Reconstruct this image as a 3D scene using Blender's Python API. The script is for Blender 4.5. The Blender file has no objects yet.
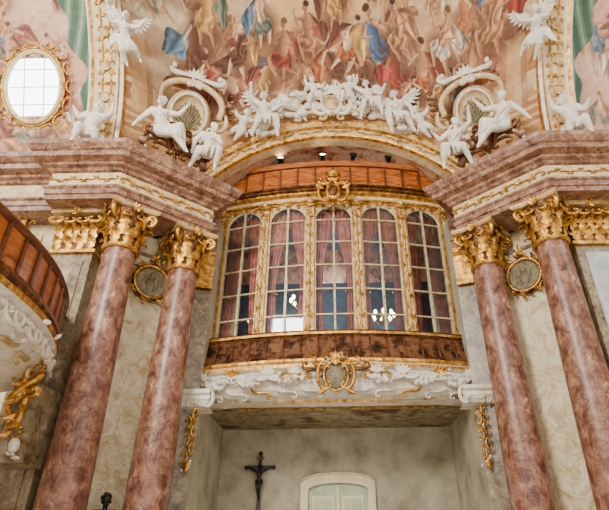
import bpy, math, random
import numpy as np
from mathutils import Vector, Matrix, Euler
random.seed(7); rng=np.random.RandomState(5)
EYE=1.6
def c(r,g,b,a=1):
    f=lambda v:(v/255/12.92 if v/255<=.04045 else ((v/255+.055)/1.055)**2.4)
    return (f(r),f(g),f(b),a)
# ------------------------------------------------------------ materials
MATS={}
def newmat(name):
    m=bpy.data.materials.new(name); m.use_nodes=True
    nt=m.node_tree; b=nt.nodes['Principled BSDF']; MATS[name]=m
    return m,nt,b
def tex(name,cols,scale=3,rough=.5,metal=0,bump=0,detail=8,dist=0,vein=None,stretch=(1,1,1),bscale=None,spec=.5,lo=.33,hi=.67,vw=.03):
    m,nt,b=newmat(name); N=nt.nodes; L=nt.links
    tc=N.new('ShaderNodeTexCoord'); mp=N.new('ShaderNodeMapping'); mp.inputs['Scale'].default_value=stretch
    L.new(tc.outputs['Object'],mp.inputs[0])
    no=N.new('ShaderNodeTexNoise'); no.inputs['Scale'].default_value=scale; no.inputs['Detail'].default_value=detail
    no.inputs['Distortion'].default_value=dist; no.inputs['Roughness'].default_value=.65
    L.new(mp.outputs[0],no.inputs['Vector'])
    cr=N.new('ShaderNodeValToRGB'); L.new(no.outputs['Fac'],cr.inputs[0])
    el=cr.color_ramp.elements
    n=len(cols)
    for i,col in enumerate(cols):
        p=lo+(hi-lo)*i/max(1,n-1)
        if i<2: e=el[i]; e.position=p
        else: e=el.new(p)
        e.color=c(*col)
    out=cr.outputs[0]
    if vein:
        v=N.new('ShaderNodeTexNoise'); v.inputs['Scale'].default_value=scale*.7; v.inputs['Detail'].default_value=6; v.inputs['Distortion'].default_value=1.4
        L.new(mp.outputs[0],v.inputs['Vector'])
        mt=N.new('ShaderNodeMath'); mt.operation='SUBTRACT'; L.new(v.outputs['Fac'],mt.inputs[0]); mt.inputs[1].default_value=.5
        ab=N.new('ShaderNodeMath'); ab.operation='ABSOLUTE'; L.new(mt.outputs[0],ab.inputs[0])
        r2=N.new('ShaderNodeValToRGB'); L.new(ab.outputs[0],r2.inputs[0])
        r2.color_ramp.elements[0].color=(.8,.8,.8,1); r2.color_ramp.elements[0].position=0; r2.color_ramp.elements[1].position=vw; r2.color_ramp.elements[1].color=(0,0,0,1)
        mx=N.new('ShaderNodeMixRGB'); L.new(r2.outputs[0],mx.inputs[0]); L.new(out,mx.inputs[1]); mx.inputs[2].default_value=c(*vein); out=mx.outputs[0]
    L.new(out,b.inputs['Base Color'])
    b.inputs['Roughness'].default_value=rough; b.inputs['Metallic'].default_value=metal
    b.inputs['Specular IOR Level'].default_value=spec
    if bump:
        n2=N.new('ShaderNodeTexNoise'); n2.inputs['Scale'].default_value=bscale or scale*6; n2.inputs['Detail'].default_value=4
        L.new(tc.outputs['Object'],n2.inputs['Vector'])
        bp=N.new('ShaderNodeBump'); bp.inputs['Strength'].default_value=bump; bp.inputs['Distance'].default_value=.03
        L.new(n2.outputs['Fac'],bp.inputs['Height']); L.new(bp.outputs[0],b.inputs['Normal'])
    return m
tex('marble_red',[(70,40,30),(112,70,54),(142,98,78),(160,116,92),(212,178,152)],5,.36,dist=.6,vein=(78,44,34),stretch=(1.3,1.3,.9),lo=.32,hi=.7,vw=.03,bump=.04,bscale=10)
tex('marble_ent',[(78,48,34),(116,78,58),(140,102,78),(174,138,108)],4,.34,dist=.8,vein=(184,150,120))
tex('marble_grey',[(76,64,46),(122,106,80),(148,130,100),(178,162,130)],4,.35,dist=1,vein=(100,68,42))
tex('marble_cream',[(172,144,96),(206,188,148),(222,208,174),(230,219,192)],2.5,.4,dist=1.4,vein=(182,144,92),vw=.018)
tex('panel_blue',[(150,154,156),(184,186,186),(206,204,198)],2.5,.4,dist=1)
tex('plaster',[(134,124,98),(168,160,136),(188,180,154)],1.6,.85,bump=.1)
tex('gold',[(116,72,20),(200,144,56),(246,204,114)],9,.28,metal=.75,bump=.45,bscale=40)
tex('gold_dark',[(50,28,14),(98,60,28),(164,112,52)],9,.35,metal=.6,bump=.4,bscale=30)
tex('gold_pale',[(156,118,64),(200,168,112),(226,200,150)],7,.45,metal=.3,bump=.3,bscale=30)
tex('stucco',[(198,186,162),(224,216,198),(240,234,222)],6,.55,bump=.12,bscale=25)
tex('stucco_cream',[(180,148,98),(212,186,140),(228,208,170)],5,.6)
tex('wood',[(104,48,14),(164,86,28),(196,116,46)],3,.3,stretch=(1,1,4),dist=1)
tex('wood_dark',[(58,27,12),(92,46,20),(120,68,34)],3,.35,stretch=(1,1,4))
tex('copper',[(34,20,13),(70,42,27),(140,96,64),(82,52,34)],4,.25,metal=.45)
tex('curtain',[(138,74,64),(176,108,94),(206,142,124)],5,.8)
tex('sash',[(150,128,84),(200,184,140),(224,210,172)],8,.45,metal=.15)
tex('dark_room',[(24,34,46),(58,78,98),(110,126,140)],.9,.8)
tex('soffit_paint',[(96,24,18),(86,68,44),(150,138,104),(106,88,60),(176,158,118)],1.3,.7)
tex('bronze',[(20,17,16),(40,34,30)],6,.4,metal=.3)
tex('cross_wood',[(24,15,11),(46,30,22)],5,.5)
tex('door_paint',[(150,164,126),(180,190,156)],3,.5)
tex('door_frame',[(200,186,138),(222,210,170)],3,.6)
tex('floor_stone',[(150,130,110),(180,165,145)],2,.4)
tex('recess_paint',[(84,44,30),(170,112,80),(204,166,130),(120,126,120)],2.2,.8,dist=1.5)
tex('relief',[(90,80,56),(120,108,80),(146,132,102)],10,.6,bump=.8,bscale=14)
tex('iron',[(20,18,16),(36,32,28)],6,.5,metal=.5)
m,nt,b=newmat('glass'); N=nt.nodes; L=nt.links
tr=N.new('ShaderNodeBsdfTransparent'); gl=N.new('ShaderNodeBsdfGlossy'); gl.inputs['Roughness'].default_value=.04
gl.inputs['Color'].default_value=(.8,.88,1,1); fr=N.new('ShaderNodeFresnel'); fr.inputs[0].default_value=1.9
mx=N.new('ShaderNodeMixShader'); L.new(fr.outputs[0],mx.inputs[0]); L.new(tr.outputs[0],mx.inputs[1]); L.new(gl.outputs[0],mx.inputs[2])
L.new(mx.outputs[0],N['Material Output'].inputs['Surface'])
def emit(name,col,s):
    m,nt,b=newmat(name); b.inputs['Base Color'].default_value=col; b.inputs['Emission Color'].default_value=col; b.inputs['Emission Strength'].default_value=s
emit('daylight_glass',(.84,.93,1,1),7); emit('lamp_glow',(1,.78,.48,1),22)
m,nt,b=newmat('fresco'); N=nt.nodes; L=nt.links
at=N.new('ShaderNodeVertexColor'); at.layer_name='paint'
no=N.new('ShaderNodeTexNoise'); no.inputs['Scale'].default_value=9; no.inputs['Detail'].default_value=8
tc=N.new('ShaderNodeTexCoord'); L.new(tc.outputs['Object'],no.inputs['Vector'])
mr=N.new('ShaderNodeMapRange'); mr.inputs[1].default_value=.3; mr.inputs[2].default_value=.7; mr.inputs[3].default_value=.82; mr.inputs[4].default_value=1.1; L.new(no.outputs['Fac'],mr.inputs[0])
mu=N.new('ShaderNodeMixRGB'); mu.blend_type='MULTIPLY'; mu.inputs[0].default_value=1; L.new(at.outputs[0],mu.inputs[1]); L.new(mr.outputs[0],mu.inputs[2])
L.new(mu.outputs[0],b.inputs['Base Color']); b.inputs['Roughness'].default_value=.8
# ------------------------------------------------------------ mesh builder
TOP=[]
class MB:
    def __init__(s): s.V=[];s.F=[];s.M=[];s.S=[];s.names=[];s.T=None
    def add(s,vs,fs,mat,smooth=True):
        o=len(s.V)
        if s.T is not None: vs=[s.T@Vector(v) for v in vs]
        s.V+= [tuple(v) for v in vs]
        if isinstance(mat,str): mat=[mat]*len(fs)
        for f,mm in zip(fs,mat):
            if mm not in s.names: s.names.append(mm)
            s.F.append(tuple(o+i for i in f)); s.M.append(s.names.index(mm)); s.S.append(smooth)
    def box(s,lo,hi,mat):
        x0,y0,z0=lo;x1,y1,z1=hi
        s.add([(x0,y0,z0),(x1,y0,z0),(x1,y1,z0),(x0,y1,z0),(x0,y0,z1),(x1,y0,z1),(x1,y1,z1),(x0,y1,z1)],
              [(0,3,2,1),(4,5,6,7),(0,1,5,4),(1,2,6,5),(2,3,7,6),(3,0,4,7)],mat,False)
    def obox(s,cn,ux,uy,uz,h,mat):
        cn=Vector(cn); P=[]
        for k in(-1,1):
            for (i,j) in((-1,-1),(1,-1),(1,1),(-1,1)): P.append(cn+ux*h[0]*i+uy*h[1]*j+uz*h[2]*k)
        s.add(P,[(0,3,2,1),(4,5,6,7),(0,1,5,4),(1,2,6,5),(2,3,7,6),(3,0,4,7)],mat,False)
    def ell(s,cn,r,mat,seg=10,rings=6,R=None):
        cn=Vector(cn); vs=[];fs=[]
        if not hasattr(r,'__len__'): r=(r,r,r)
        for i in range(rings+1):
            th=math.pi*i/rings
            for j in range(seg):
                ph=2*math.pi*j/seg
                v=Vector((r[0]*math.sin(th)*math.cos(ph),r[1]*math.sin(th)*math.sin(ph),r[2]*math.cos(th)))
                if R is not None: v=R@v
                vs.append(cn+v)
        for i in range(rings):
            for j in range(seg):
                a=i*seg+j;b=i*seg+(j+1)%seg
                fs.append((a,a+seg,b+seg,b))
        s.add(vs,fs,mat)
    def tube(s,pts,rad,mat,n=6,cap=True,flat=1,nrm=None):
        pts=[Vector(p) for p in pts]; vs=[];fs=[]
        if not hasattr(rad,'__len__'): rad=[rad]*len(pts)
        up=None
        for i,p in enumerate(pts):
            d=(pts[min(i+1,len(pts)-1)]-pts[max(i-1,0)])
            if d.length<1e-9: d=Vector((0,0,1))
            d.normalize()
            if nrm is not None: a=Vector(nrm)
            elif up is None: a=Vector((0,0,1)) if abs(d.z)<.9 else Vector((1,0,0))
            else: a=up
            x=d.cross(a)
            if x.length<1e-6: x=d.cross(Vector((.3,.5,.8)))
            x.normalize(); y=x.cross(d); up=y
            for j in range(n):
                t=2*math.pi*j/n; vs.append(p+x*rad[i]*math.cos(t)+y*rad[i]*flat*math.sin(t))
        for i in range(len(pts)-1):
            for j in range(n):
                a=i*n+j;b=i*n+(j+1)%n; fs.append((a,b,b+n,a+n))
        if cap:
            fs.append(tuple(range(n-1,-1,-1))); o=(len(pts)-1)*n; fs.append(tuple(o+j for j in range(n)))
        s.add(vs,fs,mat)
    def lathe(s,prof,cn,mat,seg=32,smooth=True):
        cn=Vector(cn);vs=[];fs=[];ms=[]
        for r,z in prof:
            for j in range(seg):
                t=2*math.pi*j/seg; vs.append(cn+Vector((r*math.cos(t),r*math.sin(t),z)))
        for i in range(len(prof)-1):
            for j in range(seg):
                a=i*seg+j;b=i*seg+(j+1)%seg; fs.append((a,b,b+seg,a+seg)); ms.append(mat if isinstance(mat,str) else mat[i])
        s.add(vs,fs,ms,smooth)
    def sweep(s,path,prof,mat,smooth=False):
        n=len(path); vs=[];fs=[];ms=[]; nr=[]
        for i in range(n-1):
            d=Vector((path[i+1][0]-path[i][0],path[i+1][1]-path[i][1])).normalized(); nr.append(Vector((d.y,-d.x)))
        for i in range(n):
            a=nr[max(0,i-1)];b=nr[min(n-2,i)]; m=(a+b)
            m=m.normalized() if m.length>1e-6 else a
            k=1/max(.45,m.dot(a))
            for o,z in prof: vs.append((path[i][0]+m.x*k*o,path[i][1]+m.y*k*o,z))
        P=len(prof)
        for i in range(n-1):
            for j in range(P-1):
                fs.append((i*P+j,(i+1)*P+j,(i+1)*P+j+1,i*P+j+1))
                ms.append(mat if isinstance(mat,str) else (mat(i,j) if callable(mat) else mat[j]))
        s.add(vs,fs,ms,smooth)
    def obj(s,name,parent=None,loc=None):
        me=bpy.data.meshes.new(name); me.from_pydata(s.V,[],s.F)
        for nme in s.names: me.materials.append(MATS[nme])
        me.polygons.foreach_set('material_index',s.M); me.polygons.foreach_set('use_smooth',s.S); me.update()
        o=bpy.data.objects.new(name,me); bpy.context.scene.collection.objects.link(o)
        if parent: o.parent=parent
        else: TOP.append(o)
        if loc: o.location=loc
        return o
def mirpath(p): return [(-x,y) for x,y in reversed(p)]
def basis(o,ux,uy,uz):
    M=Matrix.Identity(4)
    for i,u in enumerate((ux,uy,uz)):
        u=Vector(u)
        for k in range(3): M[k][i]=u[k]
    for k in range(3): M[k][3]=o[k]
    return M
# scrolls (clothoids) in local x-z plane, viewer at -y
def cloth(kind,n=26,a=1.0,bb=3.2):
    S=[-1+2*i/n for i in range(n+1)]
    pts=[Vector((0,0,0))]
    for i in range(n):
        sm=(S[i]+S[i+1])/2
        t=(a*sm+bb*sm**3) if kind=='C' else (bb*1.25*sm*sm*abs(sm)+.3*sm*sm)
        pts.append(pts[-1]+Vector((math.cos(t),0,math.sin(t)))*(2/n))
    mid=(pts[0]+pts[-1])/2
    pts=[p-mid for p in pts]
    if kind=='C':
        m=sum((p.z for p in pts))/len(pts); pts=[Vector((p.x,0,p.z-m)) for p in pts]
    ex=max(abs(p.x) for p in pts)
    return [p/ex for p in pts]
CL={'C':cloth('C'),'S':cloth('S')}
def scroll(mb,kind,o,ux,uz,size,r,mat,fx=1,fz=1,n=5):
    o=Vector(o);ux=Vector(ux)*fx;uz=Vector(uz)*fz
    P=[o+ux*p.x*size+uz*p.z*size for p in CL[kind]]
    k=len(P)-1
    R=[r*(.45+.75*math.sin(math.pi*i/k)) for i in range(k+1)]
    mb.tube(P,R,mat,n)
    mb.ell(P[0],r*1.1,mat,6,4); mb.ell(P[-1],r*1.1,mat,6,4)
def leafflat(mb,o,d,nrm,L,W,mat,T=.02,curl=.25):
    o=Vector(o);d=Vector(d).normalized();nrm=Vector(nrm).normalized(); sd=d.cross(nrm).normalized()
    vs=[];fs=[];K=7
    for i in range(K+1):
        t=i/K; w=W*math.sin(math.pi*min(1,t*.92+.08))*(1+.18*math.sin(t*18)); ce=o+d*L*t+nrm*(T+curl*L*t*t)
        vs+= [ce-sd*w-nrm*T*.8,ce-sd*w*.5+nrm*T*.3,ce+nrm*T,ce+sd*w*.5+nrm*T*.3,ce+sd*w-nrm*T*.8]
    for i in range(K):
        for j in range(4): a=i*5+j; fs.append((a,a+1,a+6,a+5))
    mb.add(vs,fs,mat)
def rosette(mb,o,nrm,r,mat,n=6):
    nrm=Vector(nrm).normalized(); a=nrm.cross(Vector((0,0,1)))
    a=a.normalized() if a.length>.01 else Vector((1,0,0)); b=nrm.cross(a)
    for i in range(n):
        t=2*math.pi*i/n; leafflat(mb,o,a*math.cos(t)+b*math.sin(t),nrm,r,r*.4,mat,.01,.3)
    mb.ell(Vector(o)+nrm*r*.15,r*.25,mat,6,4)
def cluster(mb,o,s,mat,n=12,ax=(1,1,1),seed=0):
    rd=random.Random(seed); o=Vector(o)
    for i in range(n):
        p=Vector((rd.gauss(0,.45)*s*ax[0],rd.gauss(0,.3)*s*ax[1],rd.gauss(0,.45)*s*ax[2]))
        r=s*rd.uniform(.12,.28)
        R=Euler((rd.random()*3,rd.random()*3,rd.random()*3)).to_matrix()
        mb.ell(o+p,(r,r*.6,r*1.4),mat,7,5,R)
def clouds(mb,o,w,h,mat,seed,n=16):
    rd=random.Random(seed); o=Vector(o)
    for i in range(n):
        r=rd.uniform(.35,.7)*h; mb.ell(o+Vector((rd.uniform(-w,w),rd.uniform(-.08,.12),rd.uniform(-h*.5,h*.5))),(r*1.3,r*.8,r*.8),mat,12,8)
def garland(mb,a,b,sag,mat,r=.05,n=14,seed=1):
    rd=random.Random(seed); a=Vector(a);b=Vector(b)
    for i in range(n+1):
        t=i/n; p=a.lerp(b,t); p.z-=sag*4*t*(1-t); rr=r*(.7+.8*math.sin(math.pi*t))
        for k in range(3):
            q=p+Vector((rd.uniform(-1,1)*rr*.6,rd.uniform(-1,.3)*rr*.6,rd.uniform(-1,1)*rr*.6))
            mb.ell(q,rr*rd.uniform(.5,.8),mat,6,4)
# ------------------------------------------------------------ numpy painting
def vnoise(x,y,seed):
    r=np.random.RandomState(seed).rand(64,64)
    xi=np.floor(x).astype(int);yi=np.floor(y).astype(int);fx=x-xi;fy=y-yi
    fx=fx*fx*(3-2*fx);fy=fy*fy*(3-2*fy)
    g=lambda a,b:r[a%64,b%64]
    return (g(xi,yi)*(1-fx)+g(xi+1,yi)*fx)*(1-fy)+(g(xi,yi+1)*(1-fx)+g(xi+1,yi+1)*fx)*fy
def fbm(x,y,seed,o=4):
    s=0;a=.5
    for i in range(o): s=s+a*vnoise(x*2**i,y*2**i,seed+i); a*=.5
    return s/(1-.5**o)
def mixc(C,col,m):
    m=np.clip(m,0,1)[:,None]; C[:]=C*(1-m)+np.array(col)[None,:]*m
ROBES=[(150,62,46),(180,100,60),(80,104,138),(208,158,88),(222,204,176),(112,72,50),(184,124,90),(134,74,58),(110,114,100),(194,138,94),(98,122,146)]
def figpaint(C,x,y,cx,cy,s,ang,robe,seed,op=1):
    rd=random.Random(seed)
    m=(np.abs(x-cx)<s*1.25)&(np.abs(y-cy)<s*1.25)
    idx=np.where(m)[0]
    if len(idx)==0: return
    X=x[idx]-cx;Y=y[idx]-cy; ca,sa=math.cos(ang),math.sin(ang)
    u=(X*ca+Y*sa)/s; v=(-X*sa+Y*ca)/s
    if rd.random()<.5: u=-u
    wn=fbm(u*3+seed,v*3,seed%50,3)-.5; u=u+wn*.1; v=v+(fbm(u*3,v*3+seed,seed%50+3,3)-.5)*.1
    C0=C[idx]; Cs=C0.copy()
    def put(mk,col,sh):
        cc=np.clip(np.array(col)[None,:]*sh[:,None],0,255); Cs[:]=Cs*(1-mk[:,None])+cc*mk[:,None]
    def E(ex,ey,rx,ry,rot,col,soft=.12,fold=0):
        c2,s2=math.cos(rot),math.sin(rot); a=((u-ex)*c2+(v-ey)*s2)/rx; b=(-(u-ex)*s2+(v-ey)*c2)/ry
        d=np.sqrt(a*a+b*b); sh=.86+.26*(b*.5-a*.5)
        if fold: sh=sh+.2*np.sin(a*8+b*2.5+fold+wn*14)
        put(np.clip((1-d)/soft,0,1),col,sh)
    def K(ax,ay,bx,by,r0,r1,col,fold=0):
        dx,dy=bx-ax,by-ay; t=np.clip(((u-ax)*dx+(v-ay)*dy)/(dx*dx+dy*dy),0,1)
        px=u-ax-t*dx;py=v-ay-t*dy; d=np.sqrt(px*px+py*py); r=r0+(r1-r0)*t; L=math.hypot(dx,dy)
        sd=(px*dy-py*dx)/L/r; sh=.9-.3*sd
        if fold: sh=sh+.22*np.sin(sd*5+t*3+fold+wn*10)
        put(np.clip((r-d)/.02,0,1),col,sh)
    fl=rd.choice([(226,176,136),(204,148,106),(232,192,156),(186,128,92)]); dk=(104,66,44)
    rb2=rd.choice(ROBES); j=lambda a:rd.uniform(-a,a)
    E(.12,-.3,.55,.5,.4,dk,.8)
    K(-.05,.3,-.45+j(.1),.05+j(.2),.12,.22,rb2,2); K(-.42,.0,-.55,-.4,.2,.07,rb2,4)
    kx,ky=.28+j(.1),-.28+j(.08)
    K(.02,-.18,kx,ky,.17,.13,robe,1+seed%5); K(kx,ky,.2+j(.12),-.78,.12,.05,fl)
    K(-.04,-.2,-.1+j(.1),-.5,.17,.12,robe,3); K(-.1,-.48,-.2+j(.1),-.88,.09,.04,fl)
    E(.06,-.32,.3,.24,.3,robe,.1,seed%7+1)
    K(0,-.12,.03,.24,.15,.18,fl if rd.random()<.45 else robe,0 if rd.random()<.5 else 2)
    K(.12,.3,.34,.16+j(.2),.065,.05,fl); K(.34,.16,.5+j(.1),.4+j(.2),.05,.03,fl)
    K(-.1,.3,-.26,.1,.065,.05,fl); K(-.26,.1,-.08+j(.2),-.02+j(.1),.05,.03,fl)
    K(.03,.34,.05,.48,.055,.05,fl); E(.07,.56,.095,.115,-.2,fl,.2); E(.04,.63,.11,.08,.3,rd.choice([(90,54,34),(140,94,50),(74,50,40)]),.2)
    C[idx]=C0*(1-op)+Cs*op
def lin(C):
    C=np.clip(C,0,255)/255
    return np.where(C<=.04045,C/12.92,((C+.055)/1.055)**2.4)
def gridobj(name,P,C,nu,nv,mat='fresco'):
    me=bpy.data.meshes.new(name); i=np.arange(nu-1)[:,None]*nv+np.arange(nv-1)[None,:]; i=i.ravel()
    f=np.stack([i,i+1,i+nv+1,i+nv],1)
    me.vertices.add(len(P)); me.vertices.foreach_set('co',P.astype(np.float32).ravel())
    me.loops.add(f.size); me.loops.foreach_set('vertex_index',f.ravel().astype(np.int32))
    me.polygons.add(len(f)); me.polygons.foreach_set('loop_start',(np.arange(len(f))*4).astype(np.int32)); me.polygons.foreach_set('loop_total',np.full(len(f),4,np.int32))
    me.update(calc_edges=True); me.polygons.foreach_set('use_smooth',np.ones(len(f),bool))
    ca=me.color_attributes.new('paint','FLOAT_COLOR','POINT')
    ca.data.foreach_set('color',np.hstack([lin(C),np.ones((len(C),1))]).astype(np.float32).ravel())
    me.materials.append(MATS[mat]); me.validate()
    o=bpy.data.objects.new(name,me); bpy.context.scene.collection.objects.link(o); TOP.append(o); return o
# main vault : coordinates (X , a)
AZ,AR=5.36,4.39
def base_curve(X):
    ax=np.abs(X); zc=AZ+np.sqrt(np.clip(AR**2-np.minimum(ax,3.55)**2,0,None))
    t=np.clip((ax-3.55)/(4.45-3.55),0,1)
    z=zc*(1-t)+6.9*t; y=9.6*(1-t)+7.85*t
    return y,z
def vault_pt(X,a):
    y,z=base_curve(X); tz=12.9-.9*(np.abs(X)/4.45)**2
    return 1.5+(y-1.5)*np.cos(a), z+(tz-z)*np.sin(a)
nu,nv=1000,460
U=np.linspace(-4.45,4.45,nu); A=np.linspace(0,math.radians(85),nv)
XX,AA=np.meshgrid(U,A,indexing='ij'); YY,ZZ=vault_pt(XX,AA)
P=np.stack([XX.ravel(),YY.ravel(),ZZ.ravel()],1)
x=XX.ravel(); q=AA.ravel()*4.3
C=np.zeros((len(x),3)); C[:]=(196,142,88)
n1=fbm(x*.9+10,q*.9+3,11); n2=fbm(x*2.3,q*2.3,21)
mixc(C,(216,176,120),(n1-.42)*4); mixc(C,(166,106,68),(n2-.52)*4)
# painted flight of steps, terrace and balustrade above the springing
aw_=q-.16*np.abs(x)-.05*np.cos(x*2)
for k,(q0,q1,cc) in enumerate(((.12,.18,(222,188,134)),(.18,.28,(168,116,74)),(.28,.34,(218,180,126)),(.34,.44,(170,120,76)),(.44,.5,(222,188,136)),(.5,.6,(172,122,80)),(.6,.66,(226,196,146)),(.72,1.04,(152,100,64)),(1.04,1.14,(232,202,154)),(1.14,1.2,(160,110,72)))):
    mixc(C,cc,((aw_>q0)&(aw_<q1)).astype(float)*.8)
mixc(C,(226,192,140),((aw_>.72)&(aw_<1.04)&(np.sin(x*26)>-.1+.8*np.abs((aw_-.88)/.17))).astype(float)*.85)
for cx in(-3.9,-2.45,-1.2,1.35,2.55,3.9): mixc(C,(220,186,136),((np.abs(x-cx)<.12)&(aw_>.66)&(aw_<1.2)).astype(float)*.9); mixc(C,(146,94,60),((np.abs(x-cx-.1)<.03)&(aw_>.66)&(aw_<1.2)).astype(float)*.6)
for cx in(-4.2,-3.75,3.7,4.15): mixc(C,(206,166,116),((np.abs(x-cx)<.13)&(q>1.2)&(q<3.6)).astype(float)*.75); mixc(C,(136,92,58),((np.abs(x-cx-.1)<.04)&(q>1.2)&(q<3.6)).astype(float)*.6)
cl=fbm(x*.8+3,q*1.0+9,61); ed=np.clip((cl-.44)*9,0,1)*np.clip((q-1.3)*2,0,1)
mixc(C,(216,180,134),np.clip((q-1.9)*.7,0,.6)); mixc(C,(164,140,116),ed*.75); cl2=fbm(x*.8+3-.12,q*1.0+9+.16,61); mixc(C,(234,210,172),np.clip((cl-cl2)*9,0,1)*ed*.9)
mixc(C,(238,182,100),np.clip(1-np.hypot((x-.2)/1.9,(q-3.3)/1.2),0,1)*.85)
SPEC=[(-3.3,2.8,.85,5),(-3.0,2.0,.8,0),(-2.5,1.7,.7,7),(-3.6,1.8,.65,2),(-2.2,2.5,.75,5),(-1.7,1.75,.66,3),(-1.2,2.3,.8,0),(-.65,1.65,.66,9),(-.55,2.6,.75,6),(0,1.9,.85,5),(.45,2.35,.8,1),(.95,1.75,.75,5),(1.1,2.45,.95,2),(1.65,1.85,.85,0),(1.7,2.7,.75,9),(2.3,2.0,.85,1),(2.8,2.7,.75,4),(2.9,1.75,.65,3),(3.4,2.4,.8,6),(-1.7,3.0,.7,8),(0,3.2,.7,3),(.7,1.35,.5,7),(2.1,1.45,.5,7),(-2.9,3.3,.75,3),(3.8,3.1,.75,9),(3.4,1.5,.5,0)]
rdS=random.Random(3)
for k in range(60): figpaint(C,x,q,rdS.uniform(-4.3,4.3),rdS.uniform(1.55,5.8),rdS.uniform(.42,.64),rdS.uniform(-1,1),rdS.choice(ROBES),k*7+400,.7)
for k,(fx,fq,s,ri) in enumerate(SPEC):
    mixc(C,(96,60,40),np.clip(1-np.hypot((x-fx)/(s*.9),(q-fq+s*.7)/(s*.5)),0,1)*.8)
    figpaint(C,x,q,fx,fq,s,rdS.uniform(-.5,.5),ROBES[ri],k*13+5)
gridobj('ceiling',P,C,nu,nv)
def sidevault(sg):
    nu,nv=300,300
    U=np.linspace(5.05,9.8,nu); A=np.linspace(0,math.radians(80),nv); XX,AA=np.meshgrid(U,A,indexing='ij')
    YY=2+6.4*np.cos(AA); ZZ=6.8+5.7*np.sin(AA)
    x=XX.ravel();q=AA.ravel()*5
    C=np.zeros((len(x),3)); C[:]=(204,156,130); n=fbm(x*1.1,q*1.1,31+sg); n2=fbm(x*2.5,q*2.5,41+sg)
    mixc(C,(222,192,166),(n-.45)*4); mixc(C,(164,104,86),(n2-.54)*5)
    for k in range(26): figpaint(C,x,q,random.uniform(5.8,9),random.uniform(.7,4.5),random.uniform(.45,.75),random.uniform(-1,1),random.choice(ROBES[3:]),k*11+90,.75)
    e=5.72+.22*np.sin(q*2.2)+.1*np.sin(q*7); dr=((x<e)&(q>1.5))
    mixc(C,(92,124,98),dr*.9); mixc(C,(52,82,68),(dr&(np.sin(x*20+np.sin(q*2)*3)>.2))*.6); mixc(C,(170,184,150),(dr&(np.sin(x*20+np.sin(q*2)*3)<-.85))*.6)
    mixc(C,(190,140,66),((q<.5)&(q>.35)).astype(float)*.8)
    P=np.stack([sg*x,YY.ravel(),ZZ.ravel()],1); gridobj('ceiling_chapel_vault',P,C,nu,nv)
sidevault(-1); sidevault(1)
# ------------------------------------------------------------ walls
PIER=[(-9.8,8.45),(-4.42,8.45),(-2.97,9.74),(-2.68,9.86),(-2.68,12.6)]
ENT=[(-9.8,7.95),(-5.4,7.95),(-5.4,7.6),(-4.08,7.6),(-2.57,8.92),(-3.05,9.5)]
for sg,nm in((-1,'wall_left'),(1,'wall_right')):
    pth=PIER if sg<0 else mirpath(PIER)
    def mt(i,j,sg=sg):
        k=i if sg<0 else 3-i
        return ['marble_cream','marble_cream','marble_grey','plaster'][k]
    mb=MB(); mb.sweep(pth,[(0,-EYE),(0,6.9)],mt)
    a=Vector((sg*4.42,8.45,0)); b=Vector((sg*2.97,9.74,0)); ux=(b-a).normalized(); n=Vector((-sg*.665,-.747,0)); uz=Vector((0,0,1))
    L=(b-a).length
    for t in(.17,.83): mb.obox(a+ux*L*t+n*.02+uz*2.2,ux,n,uz,(.03,.025,3.2),'marble_grey')
    mb.obox(a+ux*L*.5+n*.02+uz*5.4,ux,n,uz,(L*.33,.025,.03),'marble_grey')
    mb.obj(nm)
mb=MB(); mb.box((-2.7,12.5,-EYE),(2.7,12.7,2.75),'plaster'); mb.obj('wall_back')
mb=MB(); mb.box((-10,-8,-EYE-.1),(10,14,-EYE),'floor_stone'); mb.obj('floor')
mb=MB(); mb.box((-9.9,2,-EYE),(-9.8,8.6,7),'marble_cream'); mb.obj('wall_side_left')
mb=MB(); mb.box((9.8,2,-EYE),(9.9,8.6,7),'marble_cream'); mb.obj('wall_side_right')
EP=[(-.9,5.85),(0,5.85),(0,5.95),(.03,5.96),(.03,6.06),(.07,6.09),(.07,6.13),(0,6.15),(0,6.46),(.05,6.48),(.08,6.53),(.15,6.56),(.15,6.62),(.3,6.66),(.31,6.76),(.35,6.78),(.42,6.87),(.44,6.95),(-1.2,6.97)]
for sg in(-1,1):
    mb=MB(); p=ENT if sg<0 else mirpath(ENT)
    mb.sweep(p,EP,lambda i,j:('gold_pale' if j in(6,) else ('stucco_cream' if j==7 else 'marble_ent')))
    a=Vector((sg*4.08,7.6,6.305)); b=Vector((sg*2.57,8.92,6.305)); ux=(b-a).normalized(); nrm=Vector((-sg*.659,-.752,0))
    for i in range(7):
        o=a.lerp(b,(i+.5)/7)+nrm*.03
        scroll(mb,'S' if i%2 else 'C',o,ux,(0,0,1),.12,.018,'gold',1,1 if i%2 else -1,4)
        rosette(mb,o+ux*.1+nrm*.01,nrm,.06,'gold',5)
    for i in range(6):
        o=Vector((sg*(5.3-.22*i),7.58,6.305)); scroll(mb,'S',o,(1,0,0),(0,0,1),.1,.016,'gold',1,1 if i%2 else -1,4)
    pl=[(sg*4.3,7.75),(sg*4.0,7.75),(sg*2.75,8.85),(sg*3.0,9.3)]
    if sg>0: pl=list(reversed(pl))
    mb.sweep(pl,[(0,6.9),(0,7.18),(.06,7.2),(.06,7.27),(-.9,7.28)],'marble_ent')
    mb.obj('trim_entablature')
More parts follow.
